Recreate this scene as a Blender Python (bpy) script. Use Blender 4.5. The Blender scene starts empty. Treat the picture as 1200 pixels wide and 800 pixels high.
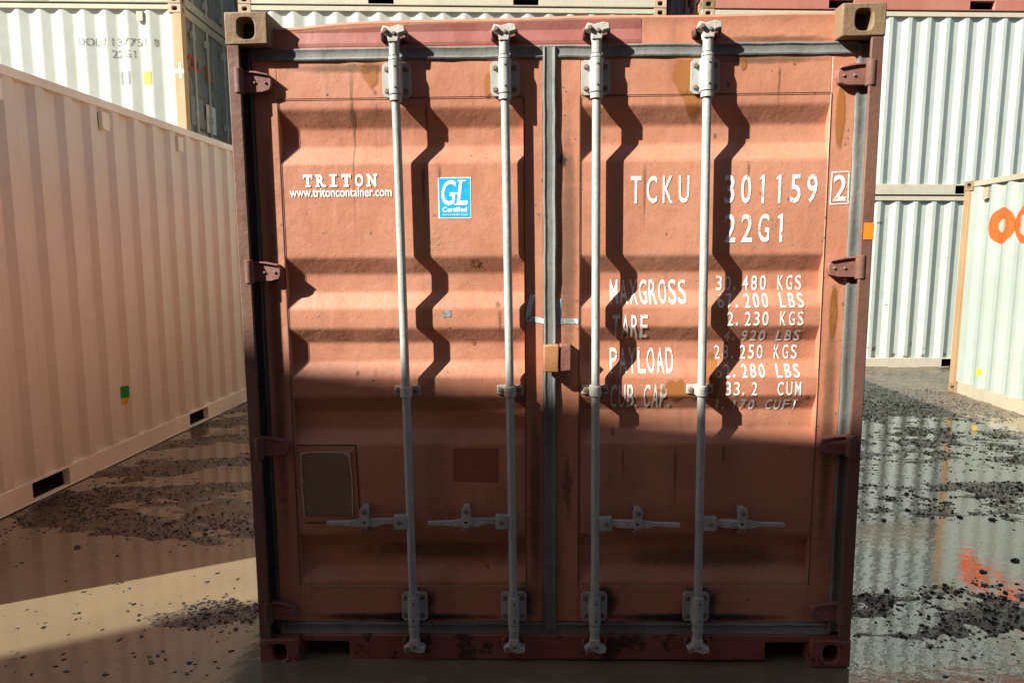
import bpy, bmesh, math, random
import numpy as np
from mathutils import Matrix, Vector
random.seed(7); rng = np.random.default_rng(7)
R = math.radians
sc = bpy.context.scene
col = sc.collection

# ---------------------------------------------------------------- camera
def look(yaw, pitch, roll):
    f = Vector((math.sin(yaw)*math.cos(pitch), math.cos(yaw)*math.cos(pitch), math.sin(pitch)))
    r = Vector((math.cos(yaw), -math.sin(yaw), 0)); u = r.cross(f)
    c, s = math.cos(roll), math.sin(roll)
    r2, u2 = c*r + s*u, -s*r + c*u
    return Matrix(((r2.x, u2.x, -f.x), (r2.y, u2.y, -f.y), (r2.z, u2.z, -f.z))).to_4x4()
cam = bpy.data.cameras.new('camera'); camo = bpy.data.objects.new('camera', cam); col.objects.link(camo)
camo.matrix_world = Matrix.Translation((-0.137, -2.6355, 1.6725)) @ look(-0.0133, -0.1231, 0.002)
cam.sensor_width = 36; cam.lens = 798.8/1200*36; cam.clip_start = 0.05; cam.clip_end = 2000
sc.camera = camo

# ---------------------------------------------------------------- sky and sun
AZ, EL = R(62), R(34)                       # the sun stands behind the camera's left shoulder
SUN_FROM = Vector((-math.sin(AZ)*math.cos(EL), -math.cos(AZ)*math.cos(EL), math.sin(EL)))
w = bpy.data.worlds.new('World'); sc.world = w; w.use_nodes = True
nt = w.node_tree; bg = nt.nodes['Background']
sky = nt.nodes.new('ShaderNodeTexSky'); sky.sky_type = 'NISHITA'; sky.sun_disc = False
sky.sun_elevation = EL; sky.sun_rotation = math.atan2(SUN_FROM.x, SUN_FROM.y)
sky.air_density = 1.0; sky.dust_density = 1.0; sky.ozone_density = 1.0
nt.links.new(sky.outputs[0], bg.inputs[0]); bg.inputs[1].default_value = 0.05
sun = bpy.data.lights.new('sun', 'SUN'); sun.energy = 5.0; sun.angle = R(0.53); sun.color = (1.0, 0.95, 0.87)
suno = bpy.data.objects.new('sun', sun); col.objects.link(suno)
suno.rotation_euler = (-SUN_FROM).to_track_quat('-Z', 'Y').to_euler(); suno.location = (-8, -6, 12)
vs = sc.view_settings
sc.display_settings.display_device = 'sRGB'
vs.view_transform = 'Standard'; vs.look = 'None'; vs.gamma = 1; vs.use_curve_mapping = False; vs.exposure = 1.38
sc.render.engine = 'CYCLES'; sc.cycles.max_bounces = 8; sc.cycles.use_denoising = True
sc.cycles.transparent_max_bounces = 8; sc.cycles.caustics_reflective = False; sc.cycles.caustics_refractive = False

# ---------------------------------------------------------------- materials
def nodes(name):
    m = bpy.data.materials.new(name); m.use_nodes = True
    t = m.node_tree; return m, t, t.nodes['Principled BSDF']
def nd(t, typ, **kw):
    n = t.nodes.new(typ)
    for k, v in kw.items():
        if k.startswith('i_'):
            key = k[2:]; n.inputs[int(key) if key.isdigit() else key].default_value = v
        else: setattr(n, k, v)
    return n
def coords(t, scale=(1, 1, 1), rnd=False):
    tc = nd(t, 'ShaderNodeTexCoord'); mp = nd(t, 'ShaderNodeMapping'); mp.inputs['Scale'].default_value = scale
    t.links.new(tc.outputs['Object'], mp.inputs['Vector'])
    if rnd:
        oi = nd(t, 'ShaderNodeObjectInfo'); mu = nd(t, 'ShaderNodeMath', operation='MULTIPLY', i_1=37.0)
        t.links.new(oi.outputs['Random'], mu.inputs[0]); t.links.new(mu.outputs[0], mp.inputs['Location'])
    return mp.outputs[0]
def noise(t, vec, scale, detail=4, rough=.55):
    n = nd(t, 'ShaderNodeTexNoise'); n.inputs['Scale'].default_value = scale
    n.inputs['Detail'].default_value = detail; n.inputs['Roughness'].default_value = rough
    t.links.new(vec, n.inputs['Vector']); return n.outputs['Fac']
def ramp(t, fac, p0, p1, lo=0., hi=1.):
    n = nd(t, 'ShaderNodeMapRange'); n.interpolation_type = 'SMOOTHSTEP'
    for i, v in ((1, p0), (2, p1), (3, lo), (4, hi)): n.inputs[i].default_value = v
    t.links.new(fac, n.inputs[0]); return n.outputs[0]
def mixc(t, fac, a, b, mode='MIX'):
    n = nd(t, 'ShaderNodeMix', data_type='RGBA', blend_type=mode)
    for s, v in ((0, fac), (6, a), (7, b)):
        if hasattr(v, 'is_linked'): t.links.new(v, n.inputs[s])
        elif s == 0: n.inputs[0].default_value = v
        else: n.inputs[s].default_value = (*v, 1)
    return n.outputs[2]
def mul(t, a, b):
    n = nd(t, 'ShaderNodeMath', operation='MULTIPLY')
    for s, v in ((0, a), (1, b)):
        if hasattr(v, 'is_linked'): t.links.new(v, n.inputs[s])
        else: n.inputs[s].default_value = v
    return n.outputs[0]
def maxi(t, a, b):
    n = nd(t, 'ShaderNodeMath', operation='MAXIMUM'); t.links.new(a, n.inputs[0]); t.links.new(b, n.inputs[1]); return n.outputs[0]
def paint(name, c, fade=None, rust=.0, rustc=(.13, .05, .02), dirt=.3, dirtc=(.09, .07, .05), rough=.5, streak=.3, bump=.15, rnd=False, spec=.5, chip=6.):
    """weathered coat: large fading, vertical streaks, fine grime, rust where the coat is chipped"""
    m, t, b = nodes(name)
    fade = fade or tuple(min(1, x*1.25 + .03) for x in c)
    v = coords(t, rnd=rnd); vst = coords(t, (9, 9, .7), rnd)
    cc = mixc(t, ramp(t, noise(t, v, 1.3, 5), .35, .7), c, fade)
    cc = mixc(t, mul(t, ramp(t, noise(t, v, 38, 6, .7), .45, .8), dirt*.55), cc, dirtc)
    cc = mixc(t, mul(t, ramp(t, noise(t, vst, 1.6, 6, .65), .52, .82), streak), cc, dirtc)
    cc = mixc(t, mul(t, ramp(t, noise(t, v, 3.1, 6, .7), .5, .75), dirt*.6), cc, tuple(x*.55 for x in c))
    cc = mixc(t, mul(t, ramp(t, noise(t, v, 130, 3, .6), .66, .74), min(1, dirt*2.2)), cc, tuple(x*.5 for x in dirtc))
    cc = mixc(t, mul(t, ramp(t, noise(t, coords(t, (30, 30, 1.1), rnd), 2.2, 4, .6), .58, .80), streak*.8), cc, tuple(min(1, x*1.15 + .02) for x in fade))
    rf = None
    if rust > 0:
        th = .80 - .32*rust
        rf = ramp(t, noise(t, v, chip, 9, .72), th, th + .05)
        rc = mixc(t, noise(t, v, 25, 5), tuple(x*.45 for x in rustc), tuple(x*1.8 for x in rustc))
        cc = mixc(t, rf, cc, rc)
    t.links.new(cc, b.inputs['Base Color'])
    rr = ramp(t, noise(t, v, 14, 5), .3, .75, rough - .1, min(1, rough + .18))
    if rf: rr = maxi(t, rr, mul(t, rf, .9))
    t.links.new(rr, b.inputs['Roughness'])
    b.inputs['Specular IOR Level'].default_value = spec
    if bump:
        bp = nd(t, 'ShaderNodeBump', i_Strength=bump, i_Distance=.004)
        t.links.new(noise(t, v, 55, 5, .6), bp.inputs['Height'])
        if bump > .05:
            b2 = nd(t, 'ShaderNodeBump', i_Strength=min(1, bump*2.2), i_Distance=.02)
            t.links.new(noise(t, v, 2.6, 3), b2.inputs['Height']); t.links.new(b2.outputs[0], bp.inputs['Normal'])
        t.links.new(bp.outputs[0], b.inputs['Normal'])
    return m
def flat(name, c, rough=.6, wear=.0, spec=.4):
    """print or sticker; wear > 0 lets specks of what lies below through"""
    m, t, b = nodes(name); v = coords(t)
    t.links.new(mixc(t, ramp(t, noise(t, v, 30, 5), .4, .75), c, tuple(x*.8 for x in c)), b.inputs['Base Color'])
    b.inputs['Roughness'].default_value = rough; b.inputs['Specular IOR Level'].default_value = spec
    if wear:
        a = ramp(t, noise(t, v, 60, 6, .75), .62 - .3*wear, .7 - .3*wear, 1, 0)
        t.links.new(a, b.inputs['Alpha'])
    return m
def stain(name, c, dens=.6, scale=14, rough=.7, hi=1.05):
    """grime that thins out towards its rim (attribute fade) with a ragged, blotchy edge"""
    m, t, b = nodes(name); v = coords(t)
    b.inputs['Base Color'].default_value = (*c, 1); b.inputs['Roughness'].default_value = rough
    at = nd(t, 'ShaderNodeAttribute', attribute_name='fade')
    n2 = nd(t, 'ShaderNodeMath', operation='MULTIPLY_ADD', i_1=1.0, i_2=-.5); t.links.new(noise(t, v, scale, 7, .7), n2.inputs[0])
    ad = nd(t, 'ShaderNodeMath', operation='ADD'); t.links.new(at.outputs['Fac'], ad.inputs[0]); t.links.new(n2.outputs[0], ad.inputs[1])
    t.links.new(ramp(t, ad.outputs[0], .12, hi, 0, dens), b.inputs['Alpha'])
    return m

RED = (.43, .175, .10); REDF = (.49, .225, .138)
M = {}
M['red'] = paint('faded red oxide paint', RED, REDF, rust=.17, dirt=.42, dirtc=(.13, .06, .038), streak=.42, rough=.5, bump=.3, chip=11, rustc=(.14, .055, .025))
M['redpost'] = paint('rusty red oxide paint', (.12, .052, .034), (.16, .075, .045), rust=.62, rustc=(.15, .065, .026), dirt=.5, rough=.7, bump=.5, chip=14)
M['redsill'] = paint('scraped red oxide paint', (.20, .062, .042), (.24, .082, .055), rust=.82, rustc=(.045, .018, .011), dirt=.6, rough=.6, bump=.4, chip=7)
M['casting'] = paint('rusted cast steel', (.185, .118, .060), (.25, .168, .09), rust=.52, rustc=(.13, .068, .03), dirt=.55, rough=.8, bump=.8, streak=.2, chip=20)
M['galv'] = paint('dull galvanised steel', (.34, .35, .325), (.40, .41, .385), rust=.24, rustc=(.14, .08, .04), dirt=.6, dirtc=(.12, .10, .08), rough=.5, streak=.5, bump=.3, chip=12)
M['cam'] = paint('grey worn cast steel', (.40, .39, .35), (.52, .50, .45), rust=.38, rustc=(.15, .07, .035), dirt=.6, rough=.6, bump=.6, chip=30)
M['bolt'] = paint('rusty bolt steel', (.16, .12, .08), (.22, .17, .11), rust=.4, dirt=.5, rough=.8, bump=.3)
M['gasket'] = paint('weathered rubber gasket', (.115, .12, .11), (.23, .235, .215), rust=0, dirt=.8, dirtc=(.05, .045, .04), rough=.75, streak=.7, bump=.4)
M['gasket_shade'] = paint('rubber gasket darkened for shade', (.035, .033, .030), (.06, .057, .052), rust=0, dirt=.5, rough=.75, streak=.4, bump=.4)  # darker copy of the gasket rubber, the post's shadow put into its colour
M['white2'] = flat('white logo print', (.80, .79, .74), .6)
M['dark'] = flat('dark interior steel', (.02, .018, .015), .8)
M['white'] = flat('white stencil paint', (.80, .79, .74), .6, wear=.18)
M['rustplate'] = paint('orange rusted plate', (.36, .16, .06), (.42, .20, .09), rust=.3, rustc=(.2, .08, .03), rough=.75, bump=.4)
M['hinge'] = paint('pinkish red hinge paint', (.20, .078, .06), (.25, .11, .085), rust=.62, rustc=(.13, .065, .035), dirt=.6, rough=.65, bump=.6, chip=16)
M['placard'] = paint('bare tan placard', (.20, .125, .075), (.25, .165, .10), rust=.45, dirt=.6, rough=.8)
M['bead'] = paint('dried adhesive bead', (.5, .38, .29), rust=0, rough=.7)
M['blue'] = flat('sticker blue', (.02, .40, .72), .35)
M['sticker'] = flat('sticker white', (.82, .83, .82), .4)
M['orange'] = flat('orange tape', (.85, .22, .02), .5)
M['chalkblue'] = flat('pale blue chalk', (.50, .64, .70), .9, wear=.08)
M['chalk'] = flat('pale chalk scratches', (.52, .38, .29), .9, wear=.75)
M['patch'] = flat('dark red paint patch', (.32, .10, .06), .5, wear=.12)
M['stain_o'] = stain('orange rust run', (.34, .125, .025), .85, 14, .7, .62)
M['stain_d'] = stain('black grease', (.012, .010, .008), .95, 9)
M['stain_b'] = stain('brown dust', (.12, .075, .04), .5, 30)
M['seam'] = flat('seam grime', (.06, .03, .02), .9)

CREAM = (.67, .705, .57)
M['cream'] = paint('cream enamel', CREAM, (.71, .74, .61), rust=.05, dirt=.28, dirtc=(.4, .3, .2), streak=.3, rough=.45, bump=.08, rnd=False)
M['creamlight'] = paint('cream enamel edge', (.73, .755, .615), rust=0, dirt=.15, streak=.1, rough=.45, bump=.06)
M['white_a'] = paint('off white container paint', (.42, .44, .385), (.47, .49, .43), rust=.22, dirt=.2, streak=.22, dirtc=(.3, .25, .18), rough=.5, rnd=True, chip=4, bump=.12)
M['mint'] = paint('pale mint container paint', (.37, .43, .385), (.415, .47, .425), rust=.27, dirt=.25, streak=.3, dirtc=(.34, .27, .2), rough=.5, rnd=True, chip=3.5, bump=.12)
M['white_shade'] = paint('door paint darkened for aisle shade', (.20, .215, .19), (.25, .265, .235), rust=.3, dirt=.6, streak=.5, rough=.6, chip=4)  # off white door paint with the shade of the aisle put into its colour
M['post_b'] = paint('rust stained tan post', (.26, .16, .075), (.30, .205, .11), rust=.5, rustc=(.17, .075, .025), dirt=.4, dirtc=(.2, .1, .04), streak=.5, rough=.65, chip=5)
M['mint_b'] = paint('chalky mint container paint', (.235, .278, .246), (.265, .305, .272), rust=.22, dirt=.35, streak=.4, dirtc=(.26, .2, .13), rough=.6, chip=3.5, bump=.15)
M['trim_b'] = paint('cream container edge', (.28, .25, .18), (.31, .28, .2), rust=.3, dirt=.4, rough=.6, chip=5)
M['trim_w'] = paint('grimy off white rail', (.44, .42, .33), (.48, .44, .33), rust=.3, dirt=.45, dirtc=(.3, .2, .1), rough=.6, rnd=True, chip=5)
M['post_o'] = paint('rust stained cream post', (.47, .32, .165), (.50, .38, .23), rust=.42, rustc=(.24, .11, .035), dirt=.4, dirtc=(.3, .15, .05), streak=.5, rough=.65, rnd=True, chip=5)
M['cast_w'] = paint('rust stained casting', (.38, .27, .19), (.46, .36, .26), rust=.5, rustc=(.16, .08, .04), rough=.75, rnd=True, bump=.5)
M['brick'] = paint('brick red container paint', (.33, .12, .08), (.38, .16, .11), rust=.25, rough=.55, rnd=True)
M['brickrail'] = paint('brick red rail paint', (.36, .13, .09), (.40, .17, .12), rust=.4, rough=.6, rnd=True)
M['steelblue'] = paint('steel blue container paint', (.06, .09, .12), rust=.25, rough=.55, rnd=True)
M['oocl'] = flat('orange red print', (.58, .075, .008), .55)
M['grey'] = flat('faded grey print', (.16, .18, .17), .7, wear=.5)
M['yellow'] = flat('yellow label', (.75, .45, .03), .6)
M['green'] = flat('green tape', (.01, .32, .08), .5)
M['greylabel'] = flat('grey label', (.28, .31, .31), .6, wear=.3)

# ---------------------------------------------------------------- mesh helpers
class G:
    def __init__(s): s.v = []; s.f = []; s.m = []
    def add(s, vs_, fs, mi=0):
        o = len(s.v); s.v += [tuple(p) for p in vs_]; s.f += [tuple(i + o for i in f) for f in fs]; s.m += [mi]*len(fs)
    def box(s, x0, x1, y0, y1, z0, z1, mi=0):
        s.add([(x0,y0,z0),(x1,y0,z0),(x1,y1,z0),(x0,y1,z0),(x0,y0,z1),(x1,y0,z1),(x1,y1,z1),(x0,y1,z1)],
              [(0,3,2,1),(4,5,6,7),(0,1,5,4),(1,2,6,5),(2,3,7,6),(3,0,4,7)], mi)
    def cyl(s, p0, p1, r0, r1=None, n=16, mi=0, caps=True):
        p0, p1 = Vector(p0), Vector(p1); r1 = r0 if r1 is None else r1
        d = (p1 - p0).normalized(); a = d.orthogonal().normalized(); b = d.cross(a)
        vs_ = []
        for p, r in ((p0, r0), (p1, r1)):
            vs_ += [p + (a*math.cos(2*math.pi*i/n) + b*math.sin(2*math.pi*i/n))*r for i in range(n)]
        fs = [(i, (i+1) % n, n + (i+1) % n, n + i) for i in range(n)]
        if caps: fs += [tuple(range(n))[::-1], tuple(range(n, 2*n))]
        s.add(vs_, fs, mi)
    def prism(s, poly, y0, y1, mi=0):
        """polygon in x,z (counter-clockwise seen from -y), extruded y0..y1"""
        n = len(poly)
        s.add([(x, y0, z) for x, z in poly] + [(x, y1, z) for x, z in poly],
              [tuple(range(n)), tuple(range(2*n-1, n-1, -1))] + [(i, n+i, n+(i+1) % n, (i+1) % n) for i in range(n)], mi)
    def holed(s, o, u, v, n, hu, hv, depth=.05, seg=6, mi=0):
        """rectangle o,u,v with an oval hole (half sizes hu, hv) sunk along -n"""
        o, u, v, n = map(Vector, (o, u, v, n)); c = o + u/2 + v/2
        uu, vv = u.normalized(), v.normalized(); N = seg*4
        ring = []
        for i in range(N):
            a = 2*math.pi*i/N; ca, sa = math.cos(a), math.sin(a); k = (abs(ca)**3 + abs(sa)**3)**(-1/3)
            ring.append(c + uu*hu*ca*k + vv*hv*sa*k)
        corners = [o + u + v, o + v, o, o + u]
        vs_ = corners + ring + [p - n*depth for p in ring]
        fs = []
        for q in range(4):
            for i in range(seg):
                fs.append((q, 4 + (q*seg + i + 1) % N, 4 + q*seg + i))
            fs.append((q, (q+1) % 4, 4 + ((q+1)*seg) % N))
        fs = [f[::-1] for f in fs]
        for i in range(N): fs.append((4+i, 4+(i+1) % N, 4+N+(i+1) % N, 4+N+i))
        s.add(vs_, fs, mi); s.add([p - n*depth for p in ring], [tuple(range(N))], 1)
    def mesh(s, name, mats, smooth=35, weld=True):
        me = bpy.data.meshes.new(name); me.from_pydata(s.v, [], s.f)
        for m in mats: me.materials.append(m)
        for p, mi in zip(me.polygons, s.m): p.material_index = min(mi, len(mats)-1)
        bm = bmesh.new(); bm.from_mesh(me)
        if weld: bmesh.ops.remove_doubles(bm, verts=bm.verts, dist=1e-5)
        bmesh.ops.recalc_face_normals(bm, faces=bm.faces) if weld else None
        bm.to_mesh(me); bm.free()
        if smooth: me.shade_smooth(); me.set_sharp_from_angle(angle=R(smooth))
        return me
    def build(s, name, mats, parent=None, bevel=0, **kw):
        if not isinstance(mats, (list, tuple)): mats = [mats]
        return obj(name, s.mesh(name, mats, **kw), parent, bevel)
def obj(name, me, parent=None, bevel=0):
    o = bpy.data.objects.new(name, me); col.objects.link(o); o.parent = parent
    if bevel:
        b = o.modifiers.new('Bevel', 'BEVEL'); b.width = bevel; b.segments = 2; b.limit_method = 'ANGLE'; b.angle_limit = R(40); b.harden_normals = False
    return o
def empty(name, loc=(0, 0, 0), rz=0.):
    o = bpy.data.objects.new(name, None); col.objects.link(o); o.location = loc; o.rotation_euler = (0, 0, rz)
    o.empty_display_size = .3; return o
def tag(o, label, cat, group=None):
    o['label'] = label; o['category'] = cat
    if group: o['group'] = group
    return o
def copy_tree(o, parent=None):
    c = o.copy(); col.objects.link(c); c.parent = parent
    for ch in list(o.children): copy_tree(ch, c)
    return c
def drape(me, breaks, axis, func):
    """cut a flat x,z mesh at the folds of a sheet and lay it on the sheet: y = func(x, z)"""
    bm = bmesh.new(); bm.from_mesh(me)
    no = (1, 0, 0) if axis == 0 else (0, 0, 1)
    for b in breaks:
        co = (b, 0, 0) if axis == 0 else (0, 0, b)
        bmesh.ops.bisect_plane(bm, geom=bm.verts[:] + bm.edges[:] + bm.faces[:], plane_co=co, plane_no=no, dist=1e-6)
    for v in bm.verts: v.co.y = func(v.co.x, v.co.z)
    bm.to_mesh(me); bm.free()
def text_mesh(txt, box, weight=0., shear=0., flip=False):
    """lettering as a flat x,z mesh filling box (x0, x1, z0, z1)"""
    cu = bpy.data.curves.new('t', 'FONT'); cu.body = txt; cu.offset = weight; cu.shear = shear; cu.resolution_u = 4
    o = bpy.data.objects.new('t', cu); col.objects.link(o)
    dg = bpy.context.evaluated_depsgraph_get(); dg.update()
    me = bpy.data.meshes.new_from_object(o.evaluated_get(dg))
    bpy.data.objects.remove(o); bpy.data.curves.remove(cu)
    co = np.array([v.co[:] for v in me.vertices]); lo, hi = co.min(0), co.max(0)
    x0, x1, z0, z1 = box
    for v, c in zip(me.vertices, co):
        a = (c[0]-lo[0])/(hi[0]-lo[0]); b_ = (c[1]-lo[1])/(hi[1]-lo[1])
        v.co = (x0 + a*(x1-x0), 0, z0 + b_*(z1-z0))
    me.materials.clear(); me.name = 'lettering'
    return me
def poly_mesh(polys):
    me = bpy.data.meshes.new('patch'); v = []; f = []
    for p in polys:
        f.append(tuple(range(len(v), len(v)+len(p)))); v += [(x, 0, z) for x, z in p]
    me.from_pydata(v, [], f); return me
def ribbon(lines, width):
    polys = []
    for ln in lines:
        ln = [Vector(p) for p in ln]
        for a, b in zip(ln[:-1], ln[1:]):
            d = (b - a); n = Vector((-d.y, d.x)).normalized()*width/2; e = d.normalized()*width*.25
            polys.append([tuple(a-n-e), tuple(b-n+e), tuple(b+n+e), tuple(a+n-e)])
    return poly_mesh(polys)
def soft_mesh(poly):
    """stain outline as nested rings that carry a fade value, 0 at the rim and 1 inside"""
    n = len(poly); cx = sum(p_[0] for p_ in poly)/n; cz = sum(p_[1] for p_ in poly)/n; v = []; fd = []
    for k, f_ in ((1.15, 0.), (.72, .55), (.35, .9)):
        v += [(cx + (x - cx)*k, 0, cz + (z - cz)*k) for x, z in poly]; fd += [f_]*n
    v.append((cx, 0, cz)); fd.append(1.)
    f = []
    for k in (0, 1): f += [(k*n + i, k*n + (i+1) % n, (k+1)*n + (i+1) % n, (k+1)*n + i) for i in range(n)]
    f += [(2*n + i, 2*n + (i+1) % n, 3*n) for i in range(n)]
    me = bpy.data.meshes.new('stain'); me.from_pydata(v, [], f)
    me.attributes.new('fade', 'FLOAT', 'POINT').data.foreach_set('value', fd); return me
def blob(cx, cz, rx, rz, n=22, jag=.25, seed=0):
    r_ = random.Random(seed); out = []
    for i in range(n):
        a = 2*math.pi*i/n; k = 1 + r_.uniform(-jag, jag)
        out.append((cx + rx*k*math.cos(a), cz + rz*k*math.sin(a)))
    return out

# ---------------------------------------------------------------- ground: wet mud, puddles
_LAT = {}
def lattice(seed):
    if seed not in _LAT: _LAT[seed] = np.random.default_rng(seed).random((256, 256))
    return _LAT[seed]
def vnoise(x, y, seed):
    L = lattice(seed); xi = np.floor(x).astype(int); yi = np.floor(y).astype(int)
    fx = x - xi; fy = y - yi; fx = fx*fx*(3-2*fx); fy = fy*fy*(3-2*fy)
    g_ = lambda a, b: L[a % 256, b % 256]
    return (g_(xi, yi)*(1-fx) + g_(xi+1, yi)*fx)*(1-fy) + (g_(xi, yi+1)*(1-fx) + g_(xi+1, yi+1)*fx)*fy - .5
def fbm(x, y, seed, oct=4, gain=.5):
    s = 0; a = 1
    for k in range(oct): s = s + a*vnoise(x*2**k + 13*k, y*2**k + 7*k, seed + k); a *= gain
    return s
def sst(a, b, x): t_ = np.clip((x-a)/(b-a), 0, 1); return t_*t_*(3-2*t_)
def band(y, a, b, s=.12): return sst(a-s, a+s, y)*(1 - sst(b-s, b+s, y))
def level(x, y):
    """mean height of the mud over the puddle level"""
    yy = y + .22*fbm(x*.9, y*.9, 40, 3)
    right = -.013 + .0135*band(yy, .20, .68) - .012*band(yy, .74, 1.42) + .0150*band(yy, 1.55, 2.3) + .011*band(yy, 2.45, 3.3) + .012*band(yy, 3.3, 4.0) + .030*sst(3.9, 5.0, yy)
    left = -.009 + .008*band(yy, .28, .52, .08)*sst(-2.05, -1.7, x) + .0105*sst(1.0, 1.35, yy) + .006*sst(3.2, 4.6, yy)
    front = -.02
    a = sst(-.2, 1.2, x); b = sst(-1.25, -.6, x)
    return right*a + (left*(1-b) + front*b)*(1-a)
def mud_height(x, y):
    n = .013*fbm(x*1.3, y*2.6, 1, 3) + .011*fbm(x*5, y*9, 11, 4, .55)
    rut = .016*np.sin((-x*.42 + y*1.0)*8.5 + 2.6*fbm(x*.8, y*.8, 60, 2))*sst(1.2, 2.2, y)*(1 - sst(-1.6, -.8, x))
    n = n + (.012*fbm(x*13, y*24, 21, 3, .6) - .001)*sst(.6, 1.3, x)*(1 - .7*band(y, .78, 1.45))
    n = n + .005*fbm(x*11, y*20, 31, 3, .6)*(1 - sst(-1.3, -.6, x))*sst(.95, 1.3, y)
    calm = sst(-.3, .15, y)
    return level(x, y) + n*(.35 + .65*calm) + rut*.55
def axis(a, b, step, far):
    core = list(np.arange(a, b + step/2, step)); s = step; lo = []; hi = []
    p = a
    while p > -far: s *= 1.35; p -= s; lo.append(p)
    p = b; s = step
    while p < far: s *= 1.35; p += s; hi.append(p)
    return np.array(lo[::-1] + core + hi)
ax, ay = axis(-3.8, 6.0, .017, 400), axis(-.7, 7.6, .019, 400)
XX, YY = np.meshgrid(ax, ay); ZZ = mud_height(XX, YY)
far = np.clip((np.abs(XX)-9)/6, 0, 1) + np.clip((np.abs(YY)-12)/6, 0, 1); far = np.clip(far, 0, 1)
ZZ = ZZ*(1-far) + .02*far
nx, ny = len(ax), len(ay)
me = bpy.data.meshes.new('ground'); vv = np.stack([XX, YY, ZZ], -1).reshape(-1, 3)
idx = np.arange(nx*ny).reshape(ny, nx); q = np.stack([idx[:-1, :-1], idx[:-1, 1:], idx[1:, 1:], idx[1:, :-1]], -1).reshape(-1, 4)
me.vertices.add(len(vv)); me.vertices.foreach_set('co', vv.ravel())
me.loops.add(q.size); me.loops.foreach_set('vertex_index', q.ravel().astype(np.int32))
me.polygons.add(len(q)); me.polygons.foreach_set('loop_start', np.arange(0, q.size, 4, dtype=np.int32)); me.update(calc_edges=True); me.validate()
me.shade_smooth()
m, t, b = nodes('wet mud'); v = coords(t)
c = mixc(t, ramp(t, noise(t, v, 1.1, 5), .35, .7), (.078, .061, .043), (.125, .098, .066))
c = mixc(t, mul(t, ramp(t, noise(t, v, 45, 6, .7), .5, .75), .8), c, (.030, .025, .020))
c = mixc(t, mul(t, ramp(t, noise(t, v, 120, 3, .7), .6, .75), .5), c, (.17, .15, .12))
t.links.new(c, b.inputs['Base Color'])
t.links.new(ramp(t, noise(t, v, 9, 5), .35, .7, .10, .36), b.inputs['Roughness'])
bp = nd(t, 'ShaderNodeBump', i_Strength=.5, i_Distance=.010); t.links.new(noise(t, v, 70, 6, .7), bp.inputs['Height']); t.links.new(bp.outputs[0], b.inputs['Normal'])
me.materials.append(m); go = obj('ground', me); go['kind'] = 'structure'
# puddle water, muddy
m, t, b = nodes('muddy puddle water'); v = coords(t)
c = mixc(t, ramp(t, noise(t, v, .8, 4), .35, .7), (.150, .118, .070), (.195, .156, .096))
t.links.new(c, b.inputs['Base Color'])
b.inputs['Roughness'].default_value = .035; b.inputs['IOR'].default_value = 2.5
bp = nd(t, 'ShaderNodeBump', i_Strength=.085, i_Distance=.012); t.links.new(noise(t, coords(t, (1, 1.5, 1)), 11, 4), bp.inputs['Height']); t.links.new(bp.outputs[0], b.inputs['Normal'])
g = G(); g.add([(-9, -7, 0), (9, -7, 0), (9, 10, 0), (-9, 10, 0)], [(0, 1, 2, 3)])
wo = g.build('puddle_water', m, smooth=0, weld=False); wo['kind'] = 'structure'

# gravel and small clods: nobody could count them
def lump(sub=1, seed=0):
    bm = bmesh.new(); bmesh.ops.create_icosphere(bm, subdivisions=sub, radius=1)
    r_ = random.Random(seed)
    for v_ in bm.verts: v_.co *= r_.uniform(.7, 1.2); v_.co.z *= .75
    vs_ = np.array([v_.co[:] for v_ in bm.verts]); fs = [tuple(v_.index for v_ in f.verts) for f in bm.faces]; bm.free(); return vs_, fs
lumps = [lump(1, s) for s in range(6)]
m, t, b = nodes('wet gravel'); v = coords(t)
t.links.new(mixc(t, ramp(t, noise(t, v, 6, 3), .35, .65), (.013, .012, .011), (.055, .047, .038)), b.inputs['Base Color']); b.inputs['Roughness'].default_value = .42
MG = m
GV, GF, off = [], [], 0
cnt = 0
def clear(x, y):                               # keep stones out of the containers' footprints
    return not (-1.26 < x < 1.26 and y > -.03) and not (x < -3.36 + .04*(y-3) and y > -.1) and not (x > 5.14 + .028*(y-5)) and y < 7.3
NC = 300000
lf = rng.random(NC) < .22
cx_ = np.where(lf, rng.uniform(-3.4, -1.2, NC), rng.uniform(1.2, 5.6, NC)); u_ = rng.random(NC)
cy_ = np.where(lf, -.1 + 5.5*u_**1.5, -.4 + 6.4*u_**1.4); ch_ = mud_height(cx_, cy_)
dens = np.where(ch_ > 0, .42, np.where(ch_ > -.006, .22, np.where(ch_ > -.012, .05, .006))); dens = np.where(lf & (ch_ < 0), dens*.6, dens)
dens = dens*(.35 + 1.6*np.maximum(0, fbm(cx_*1.3, cy_*2.2, 77, 2) + .3))
keep = rng.random(NC) < dens
for x, y, h in zip(cx_[keep], cy_[keep], ch_[keep]):
    if not clear(x, y): continue
    s = .0022 + .0085*rng.random()**5
    vs_, fs = lumps[int(rng.integers(6))]; a = rng.uniform(0, 6.28); ca, sa = math.cos(a), math.sin(a)
    p = vs_*s*np.array([1.3, 1, 1]); p = np.stack([p[:, 0]*ca - p[:, 1]*sa + x, p[:, 0]*sa + p[:, 1]*ca + y, p[:, 2] + max(h, -.003) + s*.25], -1)
    GV.append(p); GF += [tuple(i + off for i in f) for f in fs]; off += len(p); cnt += 1
    if cnt >= 42000: break
me = bpy.data.meshes.new('gravel'); me.from_pydata(np.concatenate(GV).tolist(), [], GF); me.materials.append(MG)
o = obj('gravel', me); o['kind'] = 'stuff'; tag(o, 'dark wet gravel and crumbs of mud strewn over the yard', 'gravel')
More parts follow.
